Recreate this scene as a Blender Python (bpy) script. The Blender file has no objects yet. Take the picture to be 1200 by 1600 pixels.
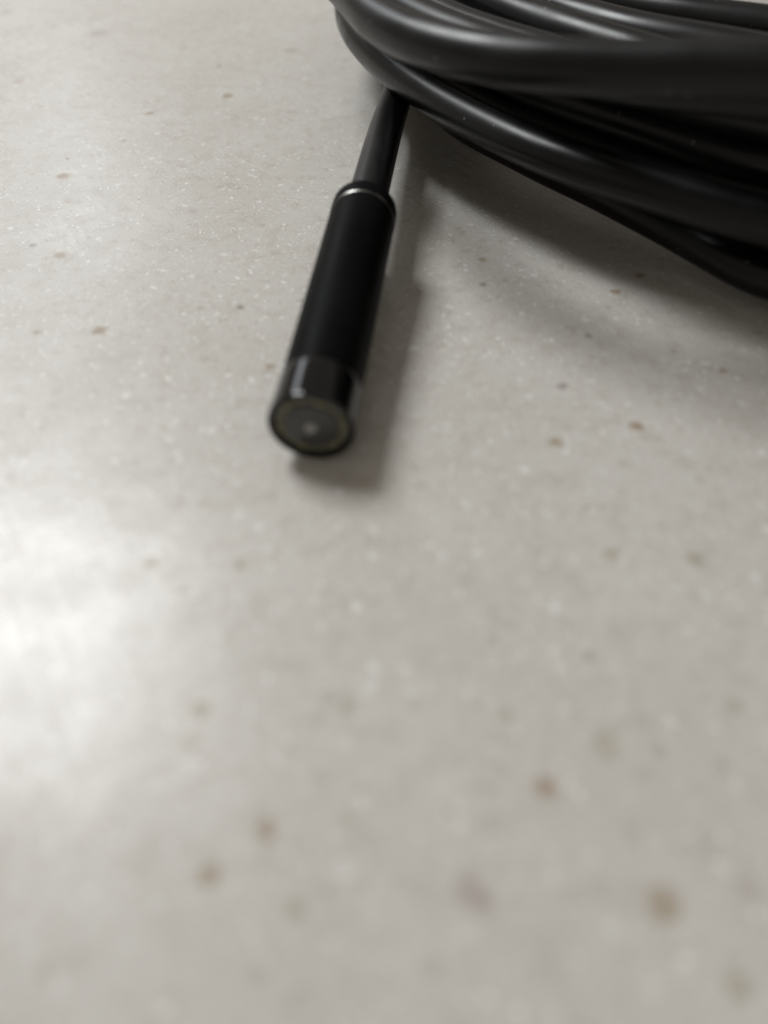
import bpy, bmesh, math, random
import numpy as np
from mathutils import Vector, Matrix

MM = 0.001
# ------------------------------------------------------------------ camera
CAM_H = 55.0                       # mm above the countertop
PITCH = math.radians(46.0)         # looking down
FPX = 1200.0                       # focal length in photo pixels (1200 x 1600)
scene = bpy.context.scene
cam_data = bpy.data.cameras.new('camera')
cam_data.sensor_fit = 'VERTICAL'
cam_data.sensor_height = 24.0
cam_data.sensor_width = 18.0
cam_data.lens = 24.0 * FPX / 1600.0
cam_data.clip_start = 0.002
cam_data.clip_end = 20.0
cam_data.dof.use_dof = True
cam_data.dof.focus_distance = 0.125
cam_data.dof.aperture_fstop = 6.6
cam_data.dof.aperture_blades = 0
cam = bpy.data.objects.new('camera', cam_data)
scene.collection.objects.link(cam)
cam.location = (0, 0, CAM_H * MM)
cam.rotation_euler = (math.pi / 2 - PITCH, 0, 0)
scene.camera = cam

# ------------------------------------------------------------------ world and lamps
world = bpy.data.worlds.new('World')
scene.world = world
world.use_nodes = True
bg = world.node_tree.nodes['Background']
bg.inputs['Color'].default_value = (1.0, 0.91, 0.80, 1)
bg.inputs['Strength'].default_value = 0.26


def lamp(name, direction, dist, sx, sy, watts, colour, target=(0.02, 0.10, 0.0), long_axis=(0, 0, 1)):
    d = bpy.data.lights.new(name, 'AREA')
    d.shape = 'RECTANGLE'
    d.size = sx
    d.size_y = sy
    d.energy = watts
    d.color = colour
    o = bpy.data.objects.new(name, d)
    scene.collection.objects.link(o)
    v = Vector(direction).normalized()
    ya = Vector(long_axis)
    ya = (ya - v * ya.dot(v)).normalized()
    m = Matrix((ya.cross(v), ya, v)).transposed().to_4x4()
    m.translation = Vector(target) + v * dist
    o.matrix_world = m
    return o


lamp('ceiling_lamp', (-0.62, 0.57, 1.0), 0.80, 0.25, 0.28, 5.3, (0.975, 0.985, 0.995), long_axis=(0, 1, 0))
lamp('window_lamp', (-0.42, 0.77, 0.44), 1.6, 0.26, 0.60, 1.6, (0.90, 0.95, 1.0), long_axis=(0.33, 0.38, -0.34))

vs = scene.view_settings
vs.view_transform = 'Standard'
vs.look = 'None'
vs.exposure = 0.0
vs.gamma = 1.0
vs.use_curve_mapping = False
scene.render.engine = 'CYCLES'
scene.cycles.use_denoising = True
scene.cycles.max_bounces = 5
scene.cycles.use_adaptive_sampling = True
scene.cycles.adaptive_threshold = 0.02
scene.cycles.sample_clamp_indirect = 4.0


# ------------------------------------------------------------------ helpers
def unproject(x, y, h):
    """photo pixel + height above the countertop (mm) -> world mm."""
    u, v = (x - 600.0) / FPX, (y - 800.0) / FPX
    c, s = math.cos(PITCH), math.sin(PITCH)
    z = (CAM_H - h) / (s + v * c)
    return (u * z, z * (c - v * s), h), z


def new_mat(name):
    m = bpy.data.materials.new(name)
    m.use_nodes = True
    nt = m.node_tree
    return m, nt, nt.nodes['Principled BSDF']


def node(nt, kind, **kw):
    n = nt.nodes.new(kind)
    for k, v in kw.items():
        setattr(n, k, v)
    return n


def math_node(nt, op, a, b=None, clamp=False):
    n = node(nt, 'ShaderNodeMath', operation=op, use_clamp=clamp)
    for i, x in enumerate((a, b)):
        if x is None:
            continue
        if isinstance(x, (int, float)):
            n.inputs[i].default_value = x
        else:
            nt.links.new(x, n.inputs[i])
    return n.outputs[0]


def mix_col(nt, fac, a, b, mode='MIX'):
    n = node(nt, 'ShaderNodeMix', data_type='RGBA', blend_type=mode)
    ins = (n.inputs['Factor'], n.inputs[6], n.inputs[7])
    for sock, x in zip(ins, (fac, a, b)):
        if isinstance(x, (int, float)):
            sock.default_value = x
        elif isinstance(x, tuple):
            sock.default_value = x + (1,) if len(x) == 3 else x
        else:
            nt.links.new(x, sock)
    return n.outputs[2]


def map_range(nt, x, a, b, c=0.0, d=1.0, smooth=True):
    n = node(nt, 'ShaderNodeMapRange')
    n.interpolation_type = 'SMOOTHSTEP' if smooth else 'LINEAR'
    nt.links.new(x, n.inputs[0])
    for i, v in enumerate((a, b, c, d)):
        n.inputs[1 + i].default_value = v
    return n.outputs[0]


# ------------------------------------------------------------------ countertop material
def countertop_material():
    m, nt, bsdf = new_mat('speckled_solid_surface')
    L = nt.links
    geo = node(nt, 'ShaderNodeNewGeometry')
    sc = node(nt, 'ShaderNodeVectorMath', operation='SCALE')
    L.new(geo.outputs['Position'], sc.inputs[0])
    sc.inputs['Scale'].default_value = 1000.0
    P = sc.outputs[0]                                # millimetres

    def noise(scale, detail=3.0, vec=P, rough=0.55):
        n = node(nt, 'ShaderNodeTexNoise')
        n.inputs['Scale'].default_value = scale
        n.inputs['Detail'].default_value = detail
        n.inputs['Roughness'].default_value = rough
        L.new(vec, n.inputs['Vector'])
        return n

    # warp so that no fleck is a clean circle
    wn = noise(1.1, 3.0)
    wsub = node(nt, 'ShaderNodeVectorMath', operation='SUBTRACT')
    L.new(wn.outputs['Color'], wsub.inputs[0])
    wsub.inputs[1].default_value = (0.5, 0.5, 0.5)
    wmul = node(nt, 'ShaderNodeVectorMath', operation='SCALE')
    L.new(wsub.outputs[0], wmul.inputs[0])
    wmul.inputs['Scale'].default_value = 2.0
    wadd = node(nt, 'ShaderNodeVectorMath', operation='ADD')
    L.new(P, wadd.inputs[0])
    L.new(wmul.outputs[0], wadd.inputs[1])
    W = wadd.outputs[0]
    wmul2 = node(nt, 'ShaderNodeVectorMath', operation='SCALE')
    L.new(wsub.outputs[0], wmul2.inputs[0])
    wmul2.inputs['Scale'].default_value = 1.25
    wadd2 = node(nt, 'ShaderNodeVectorMath', operation='ADD')
    L.new(P, wadd2.inputs[0])
    L.new(wmul2.outputs[0], wadd2.inputs[1])
    W2 = wadd2.outputs[0]

    base = mix_col(nt, map_range(nt, noise(0.055, 3).outputs['Fac'], 0.35, 0.65),
                   (0.535, 0.515, 0.475), (0.575, 0.558, 0.52))
    # broad tan / mauve clouding inside the resin
    base = mix_col(nt, map_range(nt, noise(0.32, 4).outputs['Fac'], 0.48, 0.70, 0, 0.55), base, (0.43, 0.40, 0.35))
    nm = noise(0.75, 3)
    base = mix_col(nt, map_range(nt, nm.outputs['Fac'], 0.55, 0.74, 0, 0.6), base, (0.38, 0.33, 0.295))
    # fine mineral grain
    base = mix_col(nt, map_range(nt, noise(2.6, 4, rough=0.7).outputs['Fac'], 0.46, 0.62, 0, 0.7), base, (0.64, 0.63, 0.585))
    base = mix_col(nt, map_range(nt, noise(4.5, 2).outputs['Fac'], 0.54, 0.68, 0, 0.5), base, (0.34, 0.32, 0.285))

    def flecks(scale, keep, r0, r1, colour, amount, base, off):
        v = node(nt, 'ShaderNodeTexVoronoi', feature='F1')
        v.inputs['Scale'].default_value = scale
        mp = node(nt, 'ShaderNodeVectorMath', operation='ADD')
        L.new(W, mp.inputs[0])
        mp.inputs[1].default_value = (off, off * 1.7, 0)
        L.new(mp.outputs[0], v.inputs['Vector'])
        sep = node(nt, 'ShaderNodeSeparateColor')
        L.new(v.outputs['Color'], sep.inputs[0])
        size = math_node(nt, 'MULTIPLY', sep.outputs[1], r1)
        size = math_node(nt, 'ADD', size, r0)
        d = math_node(nt, 'SUBTRACT', size, v.outputs['Distance'])
        inside = map_range(nt, d, 0.0, 0.07)
        kp = math_node(nt, 'LESS_THAN', sep.outputs[0], keep)
        f = math_node(nt, 'MULTIPLY', inside, kp)
        f = math_node(nt, 'MULTIPLY', f, amount)
        return mix_col(nt, f, base, colour), f

    base, _ = flecks(0.62, 0.40, 0.06, 0.26, (0.80, 0.80, 0.77), 0.62, base, 3.1)    # white chips
    base, _ = flecks(1.5, 0.42, 0.08, 0.27, (0.88, 0.88, 0.85), 0.88, base, 11.7)    # small white chips
    base, _ = flecks(0.36, 0.34, 0.05, 0.24, (0.39, 0.345, 0.275), 0.42, base, 5.3)    # olive chips
    base, _ = flecks(0.55, 0.10, 0.05, 0.14, (0.30, 0.22, 0.14), 0.60, base, 23.9)   # small brown chips
    base, _ = flecks(1.0, 0.08, 0.06, 0.14, (0.24, 0.22, 0.20), 0.60, base, 41.3)    # dark grains

    # the larger chips one can point to, each where it lies in the slab
    TAN, BRN, GRY, MAU, OLV = (0.31, 0.235, 0.15), (0.29, 0.19, 0.115), (0.22, 0.20, 0.175), (0.34, 0.285, 0.265), (0.34, 0.295, 0.21)
    chips = [(235, 177, 8, TAN, .8), (94, 399, 12, TAN, .8), (52, 383, 6, GRY, .7), (155, 517, 13, TAN, .9), (58, 520, 7, TAN, .8),
             (375, 480, 7, GRY, .8), (100, 275, 12, BRN, .8), (356, 150, 10, TAN, .7), (29, 127, 9, TAN, .7), (422, 573, 9, TAN, .8),
             (342, 103, 6, GRY, .7), (193, 220, 5, GRY, .7), (83, 42, 7, GRY, .6), (144, 29, 8, GRY, .4), (154, 52, 16, MAU, .6),
             (454, 79, 11, TAN, .5), (12, 19, 9, MAU, .6), (106, 248, 4, GRY, .8), (320, 560, 8, MAU, .4), (260, 550, 7, MAU, .4),
             (235, 880, 14, TAN, .75), (313, 1110, 17, OLV, .9), (298, 1158, 20, OLV, .45), (415, 1297, 20, TAN, .85),
             (327, 1367, 22, TAN, .8), (460, 1420, 19, OLV, .6), (540, 1280, 16, OLV, .4), (852, 1230, 20, BRN, .75),
             (1038, 1412, 30, TAN, .75), (735, 1388, 30, MAU, .6), (755, 1415, 26, MAU, .4), (1155, 1540, 26, OLV, .6), (950, 1163, 26, OLV, .5),
             (545, 1105, 16, OLV, .5), (1085, 873, 15, OLV, .8), (955, 866, 14, OLV, .6), (920, 1025, 13, GRY, .5),
             (793, 1118, 13, OLV, .6), (1145, 1105, 20, OLV, .4), (1030, 1172, 12, MAU, .7), (868, 690, 12, TAN, .8),
             (995, 666, 13, BRN, .85), (754, 406, 8, TAN, .7), (754, 444, 6, GRY, .7), (962, 456, 9, BRN, .8),
             (1000, 430, 7, BRN, .8), (919, 525, 7, GRY, .8), (879, 604, 9, GRY, .7), (1131, 579, 9, BRN, .6),
             (920, 792, 8, GRY, .5), (376, 881, 14, OLV, .5), (15, 745, 9, MAU, .7), (762, 1290, 20, MAU, .3), (1170, 1390, 24, MAU, .4),
             (645, 1105, 14, OLV, .35), (665, 510, 7, TAN, .5), (470, 470, 6, GRY, .4), (300, 330, 9, MAU, .4), (430, 395, 9, OLV, .4)]
    for (px, py, r, colr, amt) in chips:
        (X, Y, _), z = unproject(px, py, 0)
        dn = node(nt, 'ShaderNodeVectorMath', operation='DISTANCE')
        L.new(W2, dn.inputs[0])
        dn.inputs[1].default_value = (X, Y, 0)
        rr = r * z / FPX
        f = map_range(nt, dn.outputs['Value'], rr * 1.35, rr * 0.35, 0, min(1.0, amt * 0.9))
        base = mix_col(nt, f, base, colr)

    # long hairline scratches
    def seg_dist(p0, p1):
        (x0, y0, _), _z = unproject(*p0, 0)
        (x1, y1, _), _z = unproject(*p1, 0)
        a, b = Vector((x0, y0, 0)), Vector((x1, y1, 0))
        ab = b - a
        l2 = ab.length_squared
        s = node(nt, 'ShaderNodeVectorMath', operation='SUBTRACT')
        L.new(P, s.inputs[0]); s.inputs[1].default_value = a
        d = node(nt, 'ShaderNodeVectorMath', operation='DOT_PRODUCT')
        L.new(s.outputs[0], d.inputs[0]); d.inputs[1].default_value = ab / l2
        t = math_node(nt, 'ADD', d.outputs['Value'], 0.0, clamp=True)
        pr = node(nt, 'ShaderNodeVectorMath', operation='SCALE')
        pr.inputs[0].default_value = ab
        L.new(t, pr.inputs['Scale'])
        dd = node(nt, 'ShaderNodeVectorMath', operation='DISTANCE')
        L.new(s.outputs[0], dd.inputs[0]); L.new(pr.outputs[0], dd.inputs[1])
        return dd.outputs['Value']

    scr = None
    for p0, p1, wdt, amt in [((5, 146), (165, 155), .16, .55), ((165, 155), (300, 215), .12, .3), ((290, 212), (480, 295), .12, .4),
                             ((30, 40), (150, 8), .12, .3), ((120, 880), (205, 1070), .10, .3), ((60, 930), (160, 1120), .08, .25)]:
        f = map_range(nt, seg_dist(p0, p1), wdt, 0.0, 0, amt)
        base = mix_col(nt, f, base, (0.80, 0.80, 0.77))
    hair = None
    for p0, p1 in [((172, 41), (205, 36)), ((205, 36), (220, 29)), ((220, 29), (240, 24))]:
        f = map_range(nt, seg_dist(p0, p1), .26, 0.0, 0, .85)
        base = mix_col(nt, f, base, (0.30, 0.29, 0.27))
    L.new(base, bsdf.inputs['Base Color'])

    # worn satin polish: wipe marks and fine scratches running one way
    rot = node(nt, 'ShaderNodeMapping', vector_type='TEXTURE')
    rot.inputs['Rotation'].default_value = (0, 0, math.radians(-58))
    rot.inputs['Scale'].default_value = (14.0, 0.6, 1)
    L.new(P, rot.inputs['Vector'])
    sn = noise(1.0, 4, rot.outputs[0], 0.65)
    rot2 = node(nt, 'ShaderNodeMapping', vector_type='TEXTURE')
    rot2.inputs['Rotation'].default_value = (0, 0, math.radians(52))
    rot2.inputs['Scale'].default_value = (12.0, 0.8, 1)
    L.new(P, rot2.inputs['Vector'])
    sn2 = noise(1.0, 3, rot2.outputs[0], 0.6)
    blot = noise(0.09, 3)
    r = map_range(nt, blot.outputs['Fac'], 0.3, 0.7, 0.255, 0.33, smooth=False)
    r = math_node(nt, 'ADD', r, map_range(nt, sn.outputs['Fac'], 0.35, 0.65, -0.02, 0.03, smooth=False))
    L.new(r, bsdf.inputs['Roughness'])
    bsdf.inputs['IOR'].default_value = 1.5
    L.new(map_range(nt, noise(0.13, 3).outputs['Fac'], 0.35, 0.65, 0.29, 0.41), bsdf.inputs['Specular IOR Level'])
    h = math_node(nt, 'ADD', math_node(nt, 'MULTIPLY', sn.outputs['Fac'], 0.13), math_node(nt, 'MULTIPLY', sn2.outputs['Fac'], 0.12))
    h = math_node(nt, 'ADD', h, math_node(nt, 'MULTIPLY', noise(1.4, 3).outputs['Fac'], 0.6))
    h = math_node(nt, 'ADD', h, math_node(nt, 'MULTIPLY', noise(0.16, 2).outputs['Fac'], 1.5))
    bump = node(nt, 'ShaderNodeBump')
    bump.inputs['Strength'].default_value = 0.26
    bump.inputs['Distance'].default_value = 0.00012
    L.new(h, bump.inputs['Height'])
    L.new(bump.outputs[0], bsdf.inputs['Normal'])
    return m


def black_material(name, colour, rough, spec, var=0.06, bump=0.10, scale=900.0, dust=0.0, ior=1.5):
    m, nt, bsdf = new_mat(name)
    L = nt.links
    tc = node(nt, 'ShaderNodeTexCoord')
    n = node(nt, 'ShaderNodeTexNoise')
    n.inputs['Scale'].default_value = scale
    n.inputs['Detail'].default_value = 4
    L.new(tc.outputs['Object'], n.inputs['Vector'])
    n2 = node(nt, 'ShaderNodeTexNoise')
    n2.inputs['Scale'].default_value = scale * 0.12
    n2.inputs['Detail'].default_value = 3
    L.new(tc.outputs['Object'], n2.inputs['Vector'])
    L.new(map_range(nt, n2.outputs['Fac'], 0.3, 0.7, rough - var, rough + var, smooth=False), bsdf.inputs['Roughness'])
    col = mix_col(nt, map_range(nt, n2.outputs['Fac'], 0.35, 0.7), tuple(c * 0.8 for c in colour), tuple(c * 1.25 for c in colour))
    if dust:
        v = node(nt, 'ShaderNodeTexVoronoi')
        v.inputs['Scale'].default_value = 520.0
        L.new(tc.outputs['Object'], v.inputs['Vector'])
        s = node(nt, 'ShaderNodeSeparateColor')
        L.new(v.outputs['Color'], s.inputs[0])
        f = math_node(nt, 'MULTIPLY', map_range(nt, v.outputs['Distance'], 0.13, 0.05), math_node(nt, 'LESS_THAN', s.outputs[0], 0.18))
        col = mix_col(nt, math_node(nt, 'MULTIPLY', f, dust), col, (0.22, 0.21, 0.19))
    L.new(col, bsdf.inputs['Base Color'])
    bsdf.inputs['Specular IOR Level'].default_value = spec
    bsdf.inputs['IOR'].default_value = ior
    b = node(nt, 'ShaderNodeBump')
    b.inputs['Strength'].default_value = bump
    b.inputs['Distance'].default_value = 0.00006
    L.new(n.outputs['Fac'], b.inputs['Height'])
    L.new(b.outputs[0], bsdf.inputs['Normal'])
    return m


M_COUNTER = countertop_material()
M_CABLE = black_material('black_cable_jacket', (0.0045, 0.0048, 0.0052), 0.37, 0.30, 0.08, 0.14, 900, dust=0.7)
M_HOUSING = black_material('black_anodised_housing', (0.004, 0.0044, 0.0045), 0.46, 0.03, 0.05, 0.05, 700)
M_CAP = black_material('polished_black_cap', (0.003, 0.0032, 0.0034), 0.10, 0.45, 0.02, 0.02, 700)
M_RING = black_material('bare_metal_ring', (0.27, 0.265, 0.25), 0.38, 0.5, 0.05, 0.03, 900)
M_RING.node_tree.nodes['Principled BSDF'].inputs['Metallic'].default_value = 1.0
M_FACE = black_material('dark_grey_lens_window', (0.045, 0.046, 0.046), 0.22, 0.5, 0.03, 0.03, 900)
M_BOARD = black_material('olive_led_board', (0.115, 0.11, 0.082), 0.45, 0.4, 0.03, 0.05, 900)
M_LED = black_material('yellow_led_phosphor', (0.19, 0.18, 0.11), 0.40, 0.5, 0.03, 0.03, 900)
M_GLASS = black_material('lens_glass_painted_glint', (0.27, 0.27, 0.265), 0.18, 0.5, 0.02, 0.01, 900)  # pale grey base colour paints in the bright glint on the lens


def link_mesh(name, bm, mat, parent=None, smooth=True):
    me = bpy.data.meshes.new(name)
    bm.normal_update()
    bm.to_mesh(me)
    bm.free()
    if smooth:
        me.polygons.foreach_set('use_smooth', [True] * len(me.polygons))
    me.materials.append(mat)
    o = bpy.data.objects.new(name, me)
    scene.collection.objects.link(o)
    if parent:
        o.parent = parent
    return o


# ------------------------------------------------------------------ countertop
bm = bmesh.new()
bmesh.ops.create_cube(bm, size=1.0)
for v in bm.verts:
    v.co = Vector((v.co.x * 1.5 + 0.1, v.co.y * 1.1 + 0.20, v.co.z * 0.03 - 0.015))
bmesh.ops.bevel(bm, geom=bm.edges[:], offset=0.003, segments=3, affect='EDGES')
counter = link_mesh('countertop', bm, M_COUNTER, smooth=False)
counter['kind'] = 'structure'
counter['label'] = 'off-white solid-surface countertop with brown and white flecks'

# ------------------------------------------------------------------ the endoscope camera
root = bpy.data.objects.new('inspection_camera', None)
scene.collection.objects.link(root)
root['label'] = 'black cylindrical inspection camera probe on its long coiled black cable'
root['category'] = 'inspection camera'

CABLE_R = 2.75
PROBE_R = 4.4
tip_c = Vector(unproject(486, 668, 4.7)[0])
col_c = Vector(unproject(569, 333, 8.2)[0])
axis = (tip_c - col_c).normalized()          # from the rear collar to the lens face
PROBE_LEN = (tip_c - col_c).length

# probe frame: local +X = towards the lens, origin at the rear of the collar (mm)
z_up = (Vector((0, 0, 1)) - axis * axis.z).normalized()
y_side = z_up.cross(axis)
PF = Matrix((axis, y_side, z_up)).transposed().to_4x4()
PF.translation = col_c


def lathe(name, prof, mat, parent=root, seg=96, smooth_angle=True):
    """prof: list of (distance along the axis, radius) in mm."""
    bm = bmesh.new()
    rings = []
    for x, r in prof:
        if r < 1e-6:
            rings.append([bm.verts.new((PF @ Vector((x, 0, 0))) * MM)])
        else:
            rings.append([bm.verts.new((PF @ Vector((x, r * math.cos(a), r * math.sin(a)))) * MM)
                          for a in (2 * math.pi * k / seg for k in range(seg))])
    for a, b in zip(rings, rings[1:]):
        for k in range(seg):
            k2 = (k + 1) % seg
            if len(a) == 1 and len(b) == 1:
                continue
            if len(a) == 1:
                bm.faces.new((a[0], b[k2], b[k]))
            elif len(b) == 1:
                bm.faces.new((a[k], a[k2], b[0]))
            else:
                bm.faces.new((a[k], a[k2], b[k2], b[k]))
    bmesh.ops.recalc_face_normals(bm, faces=bm.faces[:])
    o = link_mesh(name, bm, mat, parent)
    for e in o.data.edges:
        pass
    bpy_mod = o.modifiers.new('edge_split', 'EDGE_SPLIT')
    bpy_mod.split_angle = math.radians(40)
    return o


LN = PROBE_LEN
R = PROBE_R
lathe('rear_collar', [(-1.0, 2.8), (-1.0, 3.75), (-0.8, 4.2), (-0.4, 4.4), (-0.2, 4.44), (1.3, 4.46), (1.7, 4.46), (1.88, 4.40), (1.93, 4.2), (1.93, 2.8)], M_HOUSING)
lathe('bare_ring', [(1.95, 3.2), (1.97, 4.34), (2.01, 4.40), (2.22, 4.32), (2.26, 4.2), (2.26, 3.2)], M_RING)
lathe('housing', [(2.28, 3.2), (2.30, R - 0.20), (2.36, R - 0.08), (2.5, R), (2.8, R), (LN - 6.4, R), (LN - 6.1, R), (LN - 5.95, R - 0.12), (LN - 5.95, 3.2)], M_HOUSING)
cap = lathe('front_cap', [(LN - 6.0, 3.2), (LN - 5.95, R - 0.05), (LN - 5.7, R + 0.10), (LN - 5.3, R + 0.15), (LN - 5.0, R + 0.15), (LN - 0.3, R + 0.15),
                          (LN - 0.14, R + 0.15), (LN - 0.04, R + 0.12), (LN, R + 0.04), (LN, R - 0.42), (LN - 0.12, R - 0.5), (LN - 0.9, R - 0.52), (LN - 0.9, 0)], M_CAP)
board = lathe('led_board', [(LN - 0.85, R - 0.56), (LN - 0.40, R - 0.56), (LN - 0.40, 0)], M_BOARD)
window = lathe('lens_window', [(LN - 0.6, 2.85), (LN - 0.25, 2.85), (LN - 0.13, 2.72), (LN - 0.07, 2.4), (LN - 0.05, 0)], M_FACE)
lathe('lens', [(LN - 0.3, 0.70), (LN - 0.02, 0.70), (LN + 0.14, 0.66), (LN + 0.28, 0.56), (LN + 0.38, 0.42), (LN + 0.44, 0.22), (LN + 0.46, 0)], M_GLASS, parent=window, seg=48)
for k in range(6):
    a = math.radians(70 + 60 * k)
    bm = bmesh.new()
    bmesh.ops.create_cube(bm, size=1.0)
    for v in bm.verts:
        v.co = Vector((v.co.x * 0.3, v.co.y * 1.15, v.co.z * 0.62))
    bmesh.ops.bevel(bm, geom=bm.edges[:], offset=0.08, segments=2, affect='EDGES')
    T = PF @ Matrix.Translation((LN - 0.30, math.cos(a) * 3.34, math.sin(a) * 3.34)) @ Matrix.Rotation(a - math.pi / 2, 4, 'X')
    for v in bm.verts:
        v.co = (T @ v.co) * MM
    link_mesh('led', bm, M_LED, board)

# ------------------------------------------------------------------ the cable: one path from the collar round all the loops
CX, CY = 110.0, 190.0
rng = random.Random(7)


def polar(pt):
    dx, dy = pt[0] - CX, pt[1] - CY
    a = math.degrees(math.atan2(dy, dx)) % 360
    return a, math.hypot(dx, dy), pt[2]


# each loop: the points one sees of it in the photograph (pixel x, y, height mm), and its radius / height elsewhere
LOOPS = [
    ('low', [('p', 255, 109, 6.6), ('p', 243, 109, 6.6), ('p', 228, 101.5, 6.4), ('p', 195, 101, 7.4)], 99, 6.6),
    ('c', [(1200, 437, 4.6), (1112, 388, 4.8), (1025, 342, 5.0), (900, 280, 5.2), (800, 232, 5.6), (715, 188, 6.4), ('p', 195, 107, 8.0)], 105, 6.4),
    ('b', [(1200, 349, 12.6), (1030, 297, 12.8), (870, 247, 13.0), (740, 187, 13.0), (650, 135, 13.0), (590, 90, 13.0), (548, 35, 13.0)], 117.5, 12.8),
    ('mid', [], 110.5, 12.4),
    ('mid', [], 104.8, 12.2),
    ('mid', [], 99, 12.2),
    ('mid', [], 93, 12.2),
    ('mid', [], 96, 17.8),
    ('mid', [], 102, 17.8),
    ('mid', [], 107.8, 17.8),
    ('g', [(1200, 252, 17.2), (1000, 189, 17.4), (860, 142, 17.6)], 113.5, 17.6),
    ('f', [(1215, 45, 24.0), (1100, 30, 23.8), (1000, 12, 23.6), (930, -6, 23.4)], 91, 23.4),
    ('e', [(1120, 76, 24.0), (1000, 54, 23.8), (900, 26, 23.6), (830, 0, 23.4)], 97, 23.4),
    ('d', [(1050, 100, 23.6), (967, 76, 23.6), (880, 48, 23.6), (800, 20, 23.6), (750, -5, 23.6)], 103, 23.4),
    ('a3', [('p', 250, 115, 23.0), ('p', 235, 115, 22.8), ('p', 222, 113.5, 22.8), (700, 34, 22.9), (655, 4, 23.0), (620, -30, 23.2)], 109, 23.4),
    ('a2', [(1215, 147, 26.8), (1000, 126, 25.8), (850, 98, 23.6), (740, 64, 22.9), (680, 40, 22.9), (610, 2, 22.9)], 115, 23.6),
    ('a', [(1215, 108, 31.0), (1000, 108, 29.4), (850, 102, 28.6), (740, 88, 28.0), (640, 59, 27.6), (580, 24, 27.4), (545, -15, 27.4)], 124, 27.2),
]
ctrl = []            # (unwrapped angle, radius, height)
SEGS = []
turn = 0
for name, vis, r0, h0 in LOOPS:
    pts = [p[1:] if p[0] == 'p' else polar(unproject(*p)[0]) for p in vis]
    lo = min([p[0] for p in pts], default=215) - 26
    hi = max([p[0] for p in pts], default=215) + 26
    for a in (335, 300, 275, 250, 225, 200, 175, 150, 120, 90, 55, 20):
        if not (lo < a < hi):
            w = 0.5 if a in (335, 20) else 1.0
            pts.append((a, r0 + rng.uniform(-0.4, 0.4) * w, h0 + rng.uniform(-0.25, 0.25)))
    pts.sort(key=lambda p: -p[0])
    for a, r, h in pts:
        ctrl.append((-(a - 360 * 1) + 360 * turn, r, h))
    turn += 1
ctrl = np.array(ctrl)


def pchip(x, y, xi):
    h = np.diff(x); d = np.diff(y) / h
    m = np.zeros_like(y)
    for i in range(1, len(x) - 1):
        if d[i - 1] * d[i] > 0:
            w1, w2 = 2 * h[i] + h[i - 1], h[i] + 2 * h[i - 1]
            m[i] = (w1 + w2) / (w1 / d[i - 1] + w2 / d[i])
        else:
            m[i] = 0.0
    m[0], m[-1] = d[0], d[-1]
    k = np.clip(np.searchsorted(x, xi) - 1, 0, len(x) - 2)
    t = (xi - x[k]) / h[k]
    return ((2 * t**3 - 3 * t**2 + 1) * y[k] + (t**3 - 2 * t**2 + t) * h[k] * m[k]
            + (-2 * t**3 + 3 * t**2) * y[k + 1] + (t**3 - t**2) * h[k] * m[k + 1])


ang = np.arange(ctrl[0, 0] + 0.0, ctrl[-1, 0], 0.8)
rad = pchip(ctrl[:, 0], ctrl[:, 1], ang)
hei = pchip(ctrl[:, 0], ctrl[:, 2], ang)
ker = np.hanning(15); ker /= ker.sum()
pad = lambda q: np.convolve(np.pad(q, 7, mode='edge'), ker, 'valid')
rad, hei = pad(rad), pad(hei)
th = np.radians(360 - ang)
coil = np.stack([CX + rad * np.cos(th), CY + rad * np.sin(th), np.maximum(hei, CABLE_R + 0.02)], 1)

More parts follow.
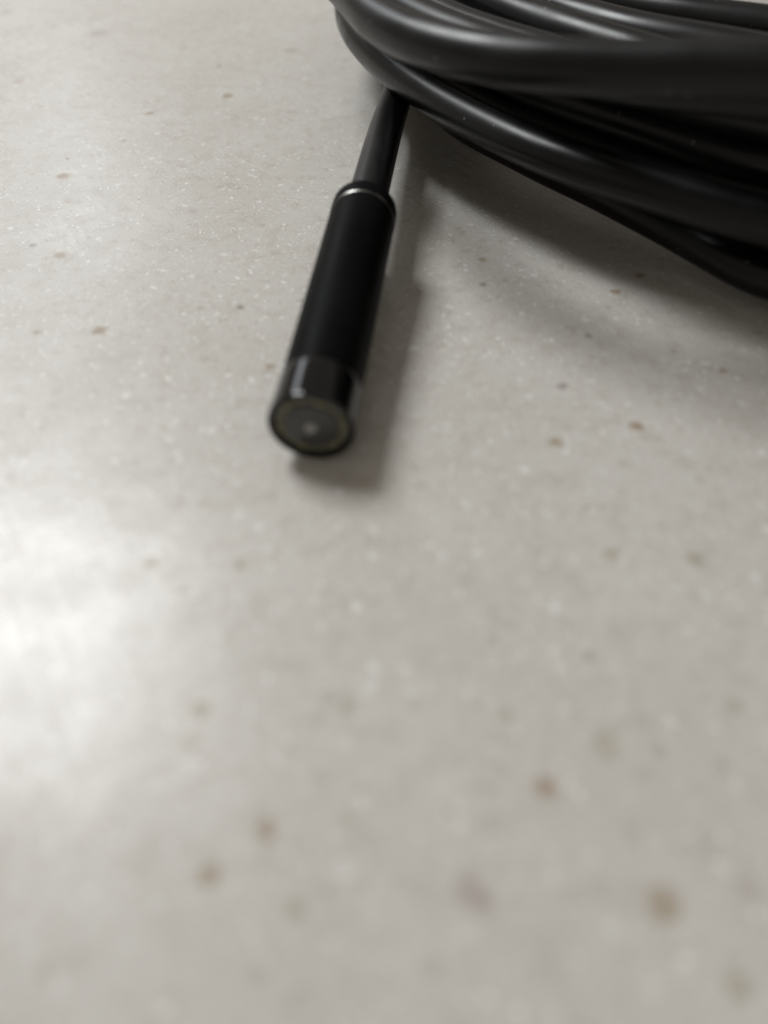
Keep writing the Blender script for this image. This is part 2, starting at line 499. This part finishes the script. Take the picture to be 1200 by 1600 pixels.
# lead from the probe: straight out of the collar, down to the counter, under the coil and round its back
back = col_c - axis * 0.0
lead_pts = [col_c + axis * 6.0, col_c - axis * 1.0, col_c - axis * 3.0,
            Vector(unproject(600, 213, 8.2)[0]), Vector(unproject(619, 153, 7.4)[0]),
            Vector(unproject(630, 112, 4.0)[0])]
lp = lead_pts[-1]
lead_pts += [Vector((lp.x + 4, lp.y + 18, 2.6)), Vector((20, 235, 2.5)), Vector((60, 272, 2.5)), Vector((120, 290, 2.5)), Vector((178, 262, 3.0)),
             Vector((207, 215, 5.0))]
first = Vector(coil[0])
k0 = int(np.searchsorted(ang, ang[0] + 14))
pts = [np.array(p) for p in lead_pts] + [coil[k0], coil[k0 + 12]]
P = np.array(pts)
out = []
for i in range(1, len(P) - 2):
    p0, p1, p2, p3 = P[i - 1], P[i], P[i + 1], P[i + 2]
    t0 = 0.0
    t1 = t0 + np.linalg.norm(p1 - p0) ** 0.5; t2 = t1 + np.linalg.norm(p2 - p1) ** 0.5; t3 = t2 + np.linalg.norm(p3 - p2) ** 0.5
    n = max(3, int(np.linalg.norm(p2 - p1) / 1.5))
    for t in np.linspace(t1, t2, n, endpoint=False):
        a1 = (t1 - t) / (t1 - t0) * p0 + (t - t0) / (t1 - t0) * p1
        a2 = (t2 - t) / (t2 - t1) * p1 + (t - t1) / (t2 - t1) * p2
        a3 = (t3 - t) / (t3 - t2) * p2 + (t - t2) / (t3 - t2) * p3
        b1 = (t2 - t) / (t2 - t0) * a1 + (t - t0) / (t2 - t0) * a2
        b2 = (t3 - t) / (t3 - t1) * a2 + (t - t1) / (t3 - t1) * a3
        out.append((t2 - t) / (t2 - t1) * b1 + (t - t1) / (t2 - t1) * b2)
path = np.concatenate([np.array(out), coil[k0:]])


def tube(name, path, radius, mat, parent, sides=22):
    n = len(path)
    tan = np.gradient(path, axis=0)
    tan /= np.linalg.norm(tan, axis=1)[:, None]
    up = np.array([0, 0, 1.0])
    side = np.cross(tan, up); side /= np.linalg.norm(side, axis=1)[:, None]
    nor = np.cross(side, tan)
    a = np.linspace(0, 2 * np.pi, sides, endpoint=False)
    ring = side[:, None, :] * np.cos(a)[None, :, None] + nor[:, None, :] * np.sin(a)[None, :, None]
    V = (path[:, None, :] + ring * radius) * MM
    V = V.reshape(-1, 3)
    F = []
    for i in range(n - 1):
        for k in range(sides):
            k2 = (k + 1) % sides
            F.append((i * sides + k, i * sides + k2, (i + 1) * sides + k2, (i + 1) * sides + k))
    F.append(tuple(range(sides))[::-1] if False else tuple(range(sides)))
    F.append(tuple((n - 1) * sides + k for k in range(sides))[::-1])
    me = bpy.data.meshes.new(name)
    me.from_pydata(V.tolist(), [], F)
    me.polygons.foreach_set('use_smooth', [True] * len(me.polygons))
    me.materials.append(mat)
    me.update()
    bmx = bmesh.new(); bmx.from_mesh(me)
    bmesh.ops.recalc_face_normals(bmx, faces=bmx.faces[:])
    bmx.to_mesh(me); bmx.free()
    o = bpy.data.objects.new(name, me)
    scene.collection.objects.link(o)
    o.parent = parent
    return o


cable = tube('cable', path, CABLE_R, M_CABLE, root)
cable['label'] = 'black rubbery cable wound in many loose loops'
